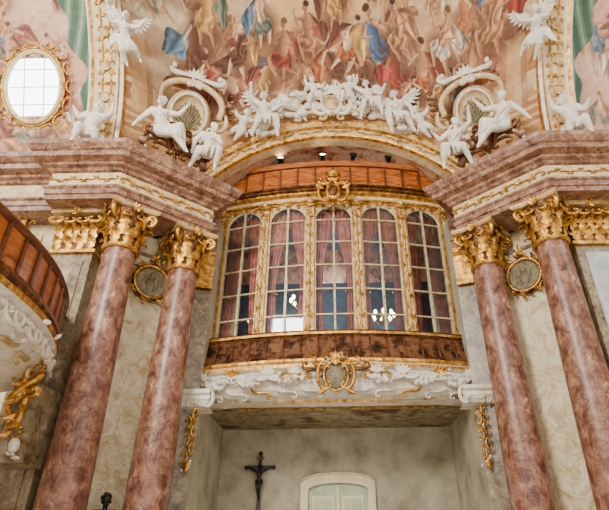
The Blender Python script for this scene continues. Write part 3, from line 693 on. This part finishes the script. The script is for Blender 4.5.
# ------------------------------------------------------------ stucco figures
def capsule(mb,a,ra,b,rb,mat):
    a=Vector(a);b=Vector(b);d=b-a;L=d.length
    if L<1e-5: mb.ell(a,ra,mat,12,8); return
    d/=L; pts=[];rad=[]
    for k in range(5):
        t=-math.pi/2+math.pi/2*k/4.0; pts.append(a+d*ra*math.sin(t)); rad.append(max(.002,ra*math.cos(t)))
    for k in range(5):
        t=math.pi/2*k/4.0; pts.append(b+d*rb*math.sin(t)); rad.append(max(.002,rb*math.cos(t)))
    mb.tube(pts,rad,mat,12)
POSES={
 'sit':dict(pel=(0,0,.1),ch=(.05,-.03,.42),nk=(.06,-.05,.56),hd=(.1,-.09,.69),sL=(-.12,-.02,.5),eL=(-.3,-.08,.36),hL=(-.4,-.18,.5),sR=(.21,-.04,.51),eR=(.38,-.06,.64),hR=(.4,-.14,.88),kL=(-.22,-.26,.12),fL=(-.3,-.2,-.3),kR=(.16,-.26,.04),fR=(.28,-.16,-.34)),
 'turn':dict(pel=(0,0,.1),ch=(.02,-.03,.42),nk=(.0,-.05,.56),hd=(-.05,-.09,.69),sL=(-.15,-.04,.5),eL=(-.24,-.16,.3),hL=(-.1,-.28,.24),sR=(.18,-.02,.52),eR=(.32,-.02,.36),hR=(.34,-.08,.12),kL=(-.2,-.26,.14),fL=(-.16,-.2,-.28),kR=(.2,-.24,.06),fR=(.34,-.16,-.32)),
 'lean':dict(pel=(0,0,.1),ch=(.22,-.05,.38),nk=(.3,-.07,.5),hd=(.38,-.1,.61),sL=(.09,-.05,.47),eL=(-.06,-.16,.34),hL=(.08,-.28,.28),sR=(.36,-.04,.41),eR=(.52,.0,.24),hR=(.6,-.08,.04),kL=(-.3,-.18,.26),fL=(-.42,-.2,-.12),kR=(-.3,-.2,.02),fR=(-.58,-.22,-.22)),
 'recline':dict(pel=(0,0,.1),ch=(.1,-.04,.41),nk=(.13,-.06,.55),hd=(.13,-.1,.68),sL=(-.05,-.04,.5),eL=(-.24,-.1,.5),hL=(-.36,-.18,.68),sR=(.26,-.04,.48),eR=(.42,0,.3),hR=(.5,-.1,.1),kL=(-.3,-.18,.2),fL=(-.44,-.18,-.2),kR=(-.22,-.24,-.0),fR=(-.48,-.22,-.28)),
 'fly':dict(pel=(0,0,.14),ch=(.1,-.06,.42),nk=(.14,-.08,.55),hd=(.17,-.12,.67),sL=(-.02,-.06,.49),eL=(-.2,-.14,.56),hL=(-.28,-.2,.76),sR=(.22,-.06,.47),eR=(.38,-.1,.4),hR=(.52,-.14,.52),kL=(-.24,-.14,.02),fL=(-.46,-.02,-.14),kR=(0,-.2,-.14),fR=(-.2,-.04,-.38)),
 'stand':dict(pel=(0,0,.55),ch=(0,-.02,.86),nk=(0,-.02,1.0),hd=(0,-.04,1.13),sL=(-.15,0,.94),eL=(-.2,-.02,.7),hL=(-.06,-.18,.68),sR=(.15,0,.94),eR=(.2,-.02,.7),hR=(.06,-.18,.72),kL=(-.07,-.04,.3),fL=(-.08,-.08,.02),kR=(.08,-.06,.3),fR=(.09,-.1,.02)),
 'cross':dict(pel=(0,0,.55),ch=(0,-.03,.84),nk=(0,-.04,.98),hd=(.04,-.09,1.08),sL=(-.15,0,.94),eL=(-.36,.02,1.04),hL=(-.56,.03,1.14),sR=(.15,0,.94),eR=(.36,.02,1.04),hR=(.56,.03,1.14),kL=(-.05,-.1,.3),fL=(-.02,-.02,.02),kR=(.05,-.1,.3),fR=(.02,-.04,.02)),
}
def hand(mb,w,dirv,mat):
    w=Vector(w);d=Vector(dirv).normalized(); s=d.cross(Vector((0,0,1)))
    s=s.normalized() if s.length>.01 else Vector((1,0,0))
    capsule(mb,w,.024,w+d*.05,.028,mat)
    for k,l in zip((-1.5,-.5,.5,1.5),(.045,.055,.052,.04)):
        b=w+d*.06+s*k*.016; e=b+d*l*.6; capsule(mb,b,.0105,e,.01,mat); capsule(mb,e,.01,e+d*l*.4+Vector((0,0,-.015)),.009,mat)
    capsule(mb,w+s*.022+d*.015,.011,w+s*.05+d*.045,.01,mat)
def figure(name,pose,loc,rot=0,scale=1,flip=1,wings=True,mat='stucco',robe=True,baby=False,parent=None,tilt=0,voxel=.01,seed=0):
    p={k:Vector(v) for k,v in POSES[pose].items()}; mb=MB(); rd=random.Random(seed)
    if baby:
        for s in'LR':
            e0=p['e'+s].copy(); p['e'+s]=p['s'+s].lerp(e0,.72); p['h'+s]=p['e'+s]+(p['h'+s]-e0)*.7
            k0=p['k'+s].copy(); p['k'+s]=p['pel'].lerp(k0,.78); p['f'+s]=p['k'+s]+(p['f'+s]-k0)*.72
    if flip<0:
        for k in p: p[k].x*=-1
    f=1.4 if baby else 1.14
    if pose=='cross': f=.95
    pel,ch=p['pel'],p['ch']; mid=(pel+ch)/2; shd=(p['sR']-p['sL'])
    capsule(mb,pel-shd*.16,.1*f,pel+shd*.16,.1*f,mat)
    capsule(mb,pel,.105*f,mid,.088*f,mat); capsule(mb,mid,.088*f,ch,.112*f,mat)
    capsule(mb,ch-shd*.14,.09*f,ch+shd*.14,.09*f,mat)
    for s in(-.22,.22): mb.ell(ch+shd*s+Vector((0,-.075,.02)),(.065,.045,.055),mat,10,6)
    capsule(mb,p['sL'],.06*f,p['sR'],.06*f,mat); capsule(mb,ch,.07,p['nk'],.045,mat); capsule(mb,p['nk'],.04,p['hd'],.045,mat)
    hd=p['hd']; hr=.1*(1.3 if baby else 1)
    hR=Matrix.Rotation(rd.uniform(-.5,.5),3,'Z')@Matrix.Rotation(-.15,3,'X')
    H=lambda x,y,z: hd+hR@Vector((x,y,z))
    mb.ell(H(0,.01,.03),(hr*.8,hr*.92,hr*.98),mat,14,10,hR); capsule(mb,H(0,-.03,.0),hr*.62,H(0,-.045,-.06),hr*.4,mat)
    capsule(mb,H(0,-hr*.9,.02),.012,H(0,-hr*1.08,-.02),.019,mat); mb.ell(H(0,-hr*.88,-.055),(.03,.02,.012),mat,8,5); mb.ell(H(0,-hr*.82,.04),(.06,.018,.01),mat,8,5)
    for s in(-1,1): mb.ell(H(s*hr*.8,0,-.01),(.012,.022,.03),mat,6,5)
    for k in range(26):
        t=rd.uniform(0,6.28); u=rd.uniform(.15,1); mb.ell(H(hr*.86*math.cos(t)*u,.02+abs(hr*.85*math.sin(t))*u,.035+hr*(1.0-.75*u*u)),.028,mat,6,5)
    for s in'LR':
        a,b,h=p['s'+s],p['e'+s],p['h'+s]; ms=a.lerp(b,.4)
        mb.ell(a,.064*f,mat,10,8); capsule(mb,a,.057*f,ms,.055*f,mat); capsule(mb,ms,.055*f,b,.04*f,mat); m2=b.lerp(h,.3); capsule(mb,b,.04*f,m2,.044*f,mat); capsule(mb,m2,.044*f,h,.027*f,mat); hand(mb,h,h-b,mat)
        k,ft=p['k'+s],p['f'+s]; hp=pel+shd*(-.24 if s=='L' else .24)
        capsule(mb,hp,.102*f,k,.066*f,mat); c2=k.lerp(ft,.3); capsule(mb,k,.062*f,c2,.06*f,mat); capsule(mb,c2,.06*f,ft,.035*f,mat)
        fd=Vector((.15*flip*(-1 if pose in('lean','recline','fly') else .3),-.8,-.55)).normalized(); capsule(mb,ft,.036,ft+fd*.13,.024,mat)
        for q_ in(-1,0,1): capsule(mb,ft+fd*.13+Vector((q_*.016,0,0)),.013,ft+fd*.165+Vector((q_*.022,0,-.005)),.01,mat)
    if pose=='stand':
        for s in'LR': capsule(mb,pel,.15,p['k'+s],.12,mat); capsule(mb,p['k'+s],.12,p['f'+s]+Vector((0,0,.1)),.13,mat)
        for k in range(9):
            t=math.pi*(1+k/8); mb.tube([ch+Vector((.1*math.cos(t),.12*math.sin(t),0)),pel+Vector((.15*math.cos(t),.16*math.sin(t),0)),pel*.1+Vector((.2*math.cos(t),.2*math.sin(t),0))],[.02,.025,.03],mat,6)
    elif robe and not baby:
        kn=pel+shd*.25*flip+Vector((0,-.1,.08))
        for s,e in(('L',.62),('R',.3)):
            k=p['k'+s]; hp=pel+shd*(-.2 if s=='L' else .2); capsule(mb,hp,.125,k,.09,mat); capsule(mb,k,.09,k.lerp(p['f'+s],e),.072,mat)
        kk=(p['kL']+p['kR'])/2; capsule(mb,pel,.12,kk,.07,mat)
        for k in range(9):
            u=k/8; a=p['kL'].lerp(p['kR'],u)+Vector((0,-.07-.03*math.sin(math.pi*u),.04)); b=p['fL'].lerp(p['fR'],u); b=a.lerp(b,.66-.3*u)+Vector((rd.uniform(-.05,.05),-.03,0))
            mb.tube([kn,kn.lerp(a,.5)+Vector((0,-.045,-.03)),a,a.lerp(b,.5)+Vector((rd.uniform(-.03,.03),-.02,0)),b],[.016,.022,.026,.028,.014],mat,6)
        for k in range(3): mb.tube([pel-shd*.42+Vector((0,0,.06-.03*k)),pel+Vector((0,-.135,.07-.04*k)),pel+shd*.42+Vector((0,0,.1-.03*k))],[.02,.03,.02],mat,6)
        for k in range(5):
            dz=-.05*k; mb.tube([kn,pel+Vector((.2*flip,.04,.08+dz)),pel+Vector((.29*flip,.06,.0+dz*1.4)),pel+Vector((.32*flip+.02*k,.04,-.1+dz*1.5))],[.02,.036,.034,.016],mat,6)
        mb.tube([p['sR' if flip>0 else 'sL']+Vector((0,-.05,.02)),ch+Vector((0,-.13,-.04)),pel-shd*.35+Vector((0,-.08,.12))],[.03,.035,.03],mat,6)
    else:
        for k in range(3): mb.tube([pel-shd*.5+Vector((0,-.0,.02)),pel+Vector((0,-.15,-.03-.04*k)),pel+shd*.5+Vector((0,0,.04-.03*k))]+([pel+shd*.9+Vector((0,.04,-.1-.05*k))] if pose!='cross' else []),.036,mat,6)
    o=mb.obj(name,parent); m=o.modifiers.new('r','REMESH'); m.mode='VOXEL'; m.voxel_size=voxel; m.use_smooth_shade=True
    s=o.modifiers.new('s','SMOOTH'); s.iterations=1; s.factor=.5
    if wings:
        mw=MB()
        for sd in(-1,1):
            root=ch+Vector((sd*.07,.1,.04)); el=root+Vector((sd*.1,.08,.24)); tip=root+Vector((sd*.25,.1,.36))
            for row,(n,l0,w0) in enumerate(((9,.32,.05),(8,.22,.048),(7,.12,.045))):
                for k in range(n):
                    u=k/(n-1); st=(root.lerp(el,u*2) if u<.5 else el.lerp(tip,u*2-1))+Vector((0,-.016*row,0)); t=math.radians(-80+112*u**1.2); L=l0*(.65+.4*math.sin(u*2.4))
                    d=Vector((sd*math.cos(t),.1,math.sin(t))); leafflat(mw,st,d,(0,-1,.1),L,w0,mat,.014,.06)
            mw.tube([root,el,el.lerp(tip,.5)+Vector((0,0,.02)),tip],[.045,.048,.038,.014],mat,8)
        mw.obj('wings',o)
    o.location=loc; o.rotation_euler=(tilt,0,rot); o.scale=(scale,)*3
    return o
FG=figure
for sg in(-1,1):
    FG('stucco_angel','recline',(sg*3.5,7.72,7.52),-sg*.4,1.05,sg,False,seed=1,tilt=.25)
    FG('stucco_angel','turn' if sg<0 else 'sit',(sg*2.68,8.35,7.46),-sg*.3,1.0,sg,False,seed=2,tilt=.3)
    FG('stucco_angel','sit' if sg<0 else 'turn',(sg*1.68,9.34,9.4),-sg*.2,1.08,sg,True,seed=3,tilt=.3)
    FG('stucco_angel','lean' if sg<0 else 'sit',(sg*1.0,9.3,9.9),-sg*.1,.95,-sg,sg>0,seed=4,tilt=.3)
    FG('stucco_putto','fly',(sg*2.28,9.3,9.1),-sg*.2,.8,-sg,False,baby=True,robe=False,seed=5,tilt=.3)
    FG('stucco_putto','sit',(sg*.42,9.22,10.2),0,.72,sg,False,baby=True,robe=False,seed=6,tilt=.3)
    FG('stucco_angel','fly',(sg*4.35,6.9,9.3),-sg*.6,.85,sg,True,seed=7,tilt=.55)
    FG('stucco_putto','fly',(sg*4.4,6.3,10.2),-sg*.6,.95,-sg,True,baby=True,robe=False,seed=8,tilt=.6)
    FG('stucco_putto','sit',(sg*4.8,7.4,7.2),-sg*.3,.95,-sg,False,baby=True,robe=False,seed=9,tilt=.2)
mb=MB(); mb.T=Matrix.Translation((0,9.35,9.98))
mb.ell((0,0,.1),(.3,.12,.36),'stucco',20,12); mb.ell((0,-.08,.1),(.2,.08,.26),'gold_pale',16,10)
for s in(-1,1):
    scroll(mb,'C',(s*.34,-.05,.1),(0,0,1),(1,0,0),.36,.06,'stucco',1,-s); scroll(mb,'S',(s*.55,0,-.15),(1,0,0),(0,0,1),.4,.05,'gold_pale',s,1); scroll(mb,'C',(s*.25,-.05,.55),(1,0,0),(0,0,1),.22,.05,'stucco',s,1)
    clouds(mb,(s*1.0,.05,-.15),.4,.2,'stucco',s+70,14); clouds(mb,(s*1.75,.05,-.68),.3,.17,'stucco',s+73,10); clouds(mb,(s*.5,.05,.05),.2,.2,'stucco',s+78,8)
for k in range(7):
    t=math.pi*(.1+.8*k/6); leafflat(mb,(0,-.06,.5),(math.cos(t),0,math.sin(t)),(0,-1,0),.35,.07,'stucco')
cluster(mb,(0,-.05,-.3),.2,'gold_pale',12,seed=77); mb.obj('stucco_cartouche')
# ------------------------------------------------------------ side balcony
def catmull(P,n=6):
    out=[];Q=[P[0]]+P+[P[-1]]
    for i in range(1,len(Q)-2):
        for k in range(n):
            t=k/n; a,b,c_,d=[np.array(q_) for q_ in Q[i-1:i+3]]
            out.append(tuple(.5*((2*b)+(-a+c_)*t+(2*a-5*b+4*c_-d)*t*t+(-a+3*b-3*c_+d)*t**3)))
    out.append(P[-1]); return out
bp=catmull([(-4.5,2.6),(-4.2,3.6),(-4.02,4.6),(-3.97,5.4),(-4.0,6.1),(-4.14,6.8),(-4.4,7.5),(-4.75,8.1)])
mb=MB()
mb.sweep(bp,[(-.14,3.62),(-.14,3.7),(.05,3.7),(.07,3.66),(.03,3.62),(0,3.6),(0,3.12),(.06,3.08),(.08,3.0),(.02,2.95)],['wood_dark']*5+['wood']+['wood_dark','gold_dark','gold_dark'])
mb.sweep(bp,[(-.05,3.65),(-.05,3.0)],'wood_dark')
L=len(bp)
for i in range(1,L-1,3):
    a=Vector((*bp[i],0)); d=Vector((bp[i+1][0]-bp[i-1][0],bp[i+1][1]-bp[i-1][1],0)).normalized(); n=Vector((d.y,-d.x,0)); mb.obox(a+n*.015+Vector((0,0,3.36)),d,n,Vector((0,0,1)),(.03,.02,.25),'wood_dark')
mb.sweep(bp,[(.02,2.95),(.1,2.9),(.08,2.82),(-.02,2.78),(-.02,2.66),(-.12,2.5),(-.3,2.36),(-.6,2.26),(-1.1,2.2),(-3,2.2)],['stucco','gold','stucco','stucco','stucco','stucco','stucco','stucco','stucco'],True)
for i in range(4,L-2,5):
    a=Vector((*bp[i],0)); d=Vector((bp[i+1][0]-bp[i-1][0],bp[i+1][1]-bp[i-1][1],0)).normalized(); n=Vector((d.y,-d.x,0))
    cluster(mb,a+n*.0+Vector((0,0,2.62)),.16,'stucco',12,seed=i)
    for f in(-1,1): scroll(mb,'C',a+n*.04+d*.2*f+Vector((0,0,2.6)),d,(0,0,1),.2,.03,'stucco',f,1)
    scroll(mb,'S',a+n*(-.15)+Vector((0,0,2.42)),d,(0,0,1),.25,.03,'gold_pale')
mb.obj('side_balcony')
mb=MB(); mb.T=Matrix.Translation((-4.42,7.35,2.3))
pts=[];rad=[]
for k in range(30):
    u=k/29; pts.append((-.1+.18*math.cos(u*5),-.1*math.sin(u*5)-.02,.1-u*.75)); rad.append(.06*(1-.5*u))
mb.tube(pts,rad,'gold',8); scroll(mb,'C',(.02,-.12,0),(0,0,1),(1,0,0),.25,.04,'gold'); scroll(mb,'S',(0,-.1,-.4),(0,0,1),(1,0,0),.28,.035,'gold'); scroll(mb,'C',(-.18,-.1,-.1),(0,0,1),(1,0,0),.22,.03,'gold_pale',1,-1)
for k in range(8): leafflat(mb,(-.05,-.1,.12-.12*k),((-1)**k*.7,-.3,-.5),(0,-1,0),.2,.045,'gold')
mb.ell((0,-.06,-.9),(.07,.08,.1),'stucco',12,8); mb.ell((0,-.15,-.91),(.015,.02,.03),'stucco',6,4); cluster(mb,(0,-.02,-.82),.1,'gold',10,seed=5); cluster(mb,(0,0,-1.02),.12,'stucco',9,seed=6)
mb.box((-.35,.1,-1.1),(.05,.8,.0),'marble_grey'); mb.obj('balcony_console')
mb=MB(); mb.T=Matrix.Translation((-5.6,7.6,5.15))
mb.tube([(0,.7,-.1),(0,.4,-.15),(0,.15,-.05),(0,0,.0)],.02,'iron'); mb.lathe([(0,.35),(.04,.3),(.12,.2),(.1,.18),(.09,-.05),(.03,-.12),(0,-.16)],(0,0,0),'gold_dark',8,False); mb.ell((0,0,.05),(.05,.05,.07),'lamp_glow')
for k in range(4): t=k*math.pi/2; scroll(mb,'C',(.13*math.cos(t),.13*math.sin(t),.08),(0,0,1),(math.cos(t),math.sin(t),0),.12,.012,'gold')
mb.obj('wall_lantern')
for sg in(-1,1):
    mb=MB()
    for xx in(5.75,6.6):
        mb.box((min(sg*xx,sg*(xx+.5)),8.40,3.9),(max(sg*xx,sg*(xx+.5)),8.46,5.6),'gold_pale')
        for k in range(6):
            scroll(mb,'C' if k%2 else 'S',(sg*(xx+.25),8.37,4.1+.26*k),(1,0,0),(0,0,1),.17,.025,'gold',(-1)**k,1)
    mb.obj('gilded_wall_panel')
# ------------------------------------------------------------ niche furniture
mb=MB()
def archpoly(w,z0,zs,rise,y): return [(-w,y,z0)]+[(-w*math.cos(math.pi*k/14),y,zs+rise*math.sin(math.pi*k/14)) for k in range(15)]+[(w,y,z0)]
o1=archpoly(.83,-EYE,1.48,.17,12.38); i1=archpoly(.66,-EYE,1.32,.14,12.38); i2=archpoly(.66,-EYE,1.32,.14,12.5)
o0=archpoly(.83,-EYE,1.48,.17,12.5); n=len(o1)
mb.add(o1+i1,[(k,k+1,n+k+1,n+k) for k in range(n-1)],'door_frame',False); mb.add(o0+o1,[(k,k+1,n+k+1,n+k) for k in range(n-1)],'door_frame',False); mb.add(i1+i2,[(k,k+1,n+k+1,n+k) for k in range(n-1)],'wood_dark',False)
mb.add([(x_,12.47,z) for x_,_,z in i1],[tuple(range(n))],'door_paint',False)
for s in(-1,1):
    for z0,z1 in((-1.4,-.5),(-.35,.45),(.6,1.2)):
        xs=sorted((s*.09,s*.57)); mb.box((xs[0],12.435,z0),(xs[1],12.475,z1),'door_frame'); mb.box((xs[0]+.05,12.42,z0+.05),(xs[1]-.05,12.46,z1-.05),'door_paint')
mb.box((-.03,12.42,-EYE),(.03,12.47,1.42),'door_frame'); mb.ell((.07,12.41,-.5),.03,'gold'); mb.tube([(-.8,12.36,1.5)]+[(-.8*math.cos(math.pi*k/10),12.36,1.5+.165*math.sin(math.pi*k/10)) for k in range(11)],.02,'stucco_cream')
mb.obj('door_1')
cr=bpy.data.objects.new('wall_crucifix',None); bpy.context.scene.collection.objects.link(cr); TOP.append(cr)
mb=MB(); mb.box((-.035,-.03,-1.15),(.035,.03,.3),'cross_wood'); mb.box((-.31,-.03,-.03),(.31,.03,.04),'cross_wood'); mb.box((-.08,-.045,.17),(.08,-.03,.23),'gold_dark')
for a,b in((0,.3),(-.31,0),(.31,0)): mb.ell((a,0,b),(.05,.03,.05),'cross_wood')
mb.box((-.1,-.05,-1.2),(.1,.05,-1.12),'cross_wood'); mb.obj('cross',cr)
figure('corpus','cross',(0,-.06,-.6),0,.54,1,False,'bronze',False,False,cr,0,.014)
cr.location=(-1.76,12.43,1.81)
mb=MB(); mb.lathe([(.26,-EYE),(.26,-1.45),(.2,-1.4),(.18,-.5),(.2,-.3),(.25,-.25),(.25,-.2),(0,-.2)],(0,0,0),'marble_grey',20); mb.obj('statue_pedestal',None,(-3.5,8.5,0))
figure('saint_statue','stand',(-3.5,8.5,-.2),.3,.88,1,False,'bronze',True)
# ------------------------------------------------------------ finish: lift to floor level
for o in TOP: o.location.z+=EYE
# ------------------------------------------------------------ lights
w=bpy.data.worlds.new('w'); bpy.context.scene.world=w; w.use_nodes=True
w.node_tree.nodes['Background'].inputs[0].default_value=(1,.955,.89,1); w.node_tree.nodes['Background'].inputs[1].default_value=.7
def area(name,loc,target,size,power,col=(1,.95,.87)):
    l=bpy.data.lights.new(name,'AREA'); l.shape='RECTANGLE'; l.size,l.size_y=size; l.energy=power; l.color=col
    o=bpy.data.objects.new(name,l); bpy.context.scene.collection.objects.link(o); o.location=loc
    o.rotation_euler=(Vector(target)-Vector(loc)).to_track_quat('-Z','Y').to_euler()
area('nave_window_light',(-5,-3,10),(1,9.5,7),(3,4),2200)
area('nave_window_light_right',(5,-4,8),(-1,9.5,8),(4,5),400,(1,.93,.84))
area('floor_bounce_light',(0,1,1.0),(0,5,12),(8,5),300,(1,.92,.8))
area('chapel_window_light',(-8.3,4.5,9.5),(-6.5,8,10),(2,2),110,(.9,.95,1))
area('chapel_window_light',(8.3,4.5,9.5),(6.5,8,10),(2,2),110,(.9,.95,1))
def pt(loc,p,col=(1,.8,.6),r=.2):
    l=bpy.data.lights.new('interior_light','POINT'); l.energy=p; l.color=col; l.shadow_soft_size=r; o=bpy.data.objects.new('interior_light',l); bpy.context.scene.collection.objects.link(o); o.location=loc
pt((0,12,6.2+EYE),80,(.85,.92,1)); pt((-1.6,11.6,9.0+EYE),45); pt((1.2,11.6,9.0+EYE),45); pt((0,11.0,1.2+EYE),24,(1,.95,.9),.5)  # first: cool light added to brighten oratory curtains; others light upper gallery and niche
# ------------------------------------------------------------ camera
cam=bpy.data.cameras.new('cam'); co=bpy.data.objects.new('camera',cam); bpy.context.scene.collection.objects.link(co)
cam.sensor_width=36; cam.lens=510/609*36; cam.shift_x=-29.5/609; cam.clip_start=.05
co.matrix_world=Matrix.Translation((0,0,EYE))@Matrix.Rotation(math.radians(90+30.8),4,'X')@Matrix.Rotation(math.radians(-.94),4,'Z')
bpy.context.scene.camera=co
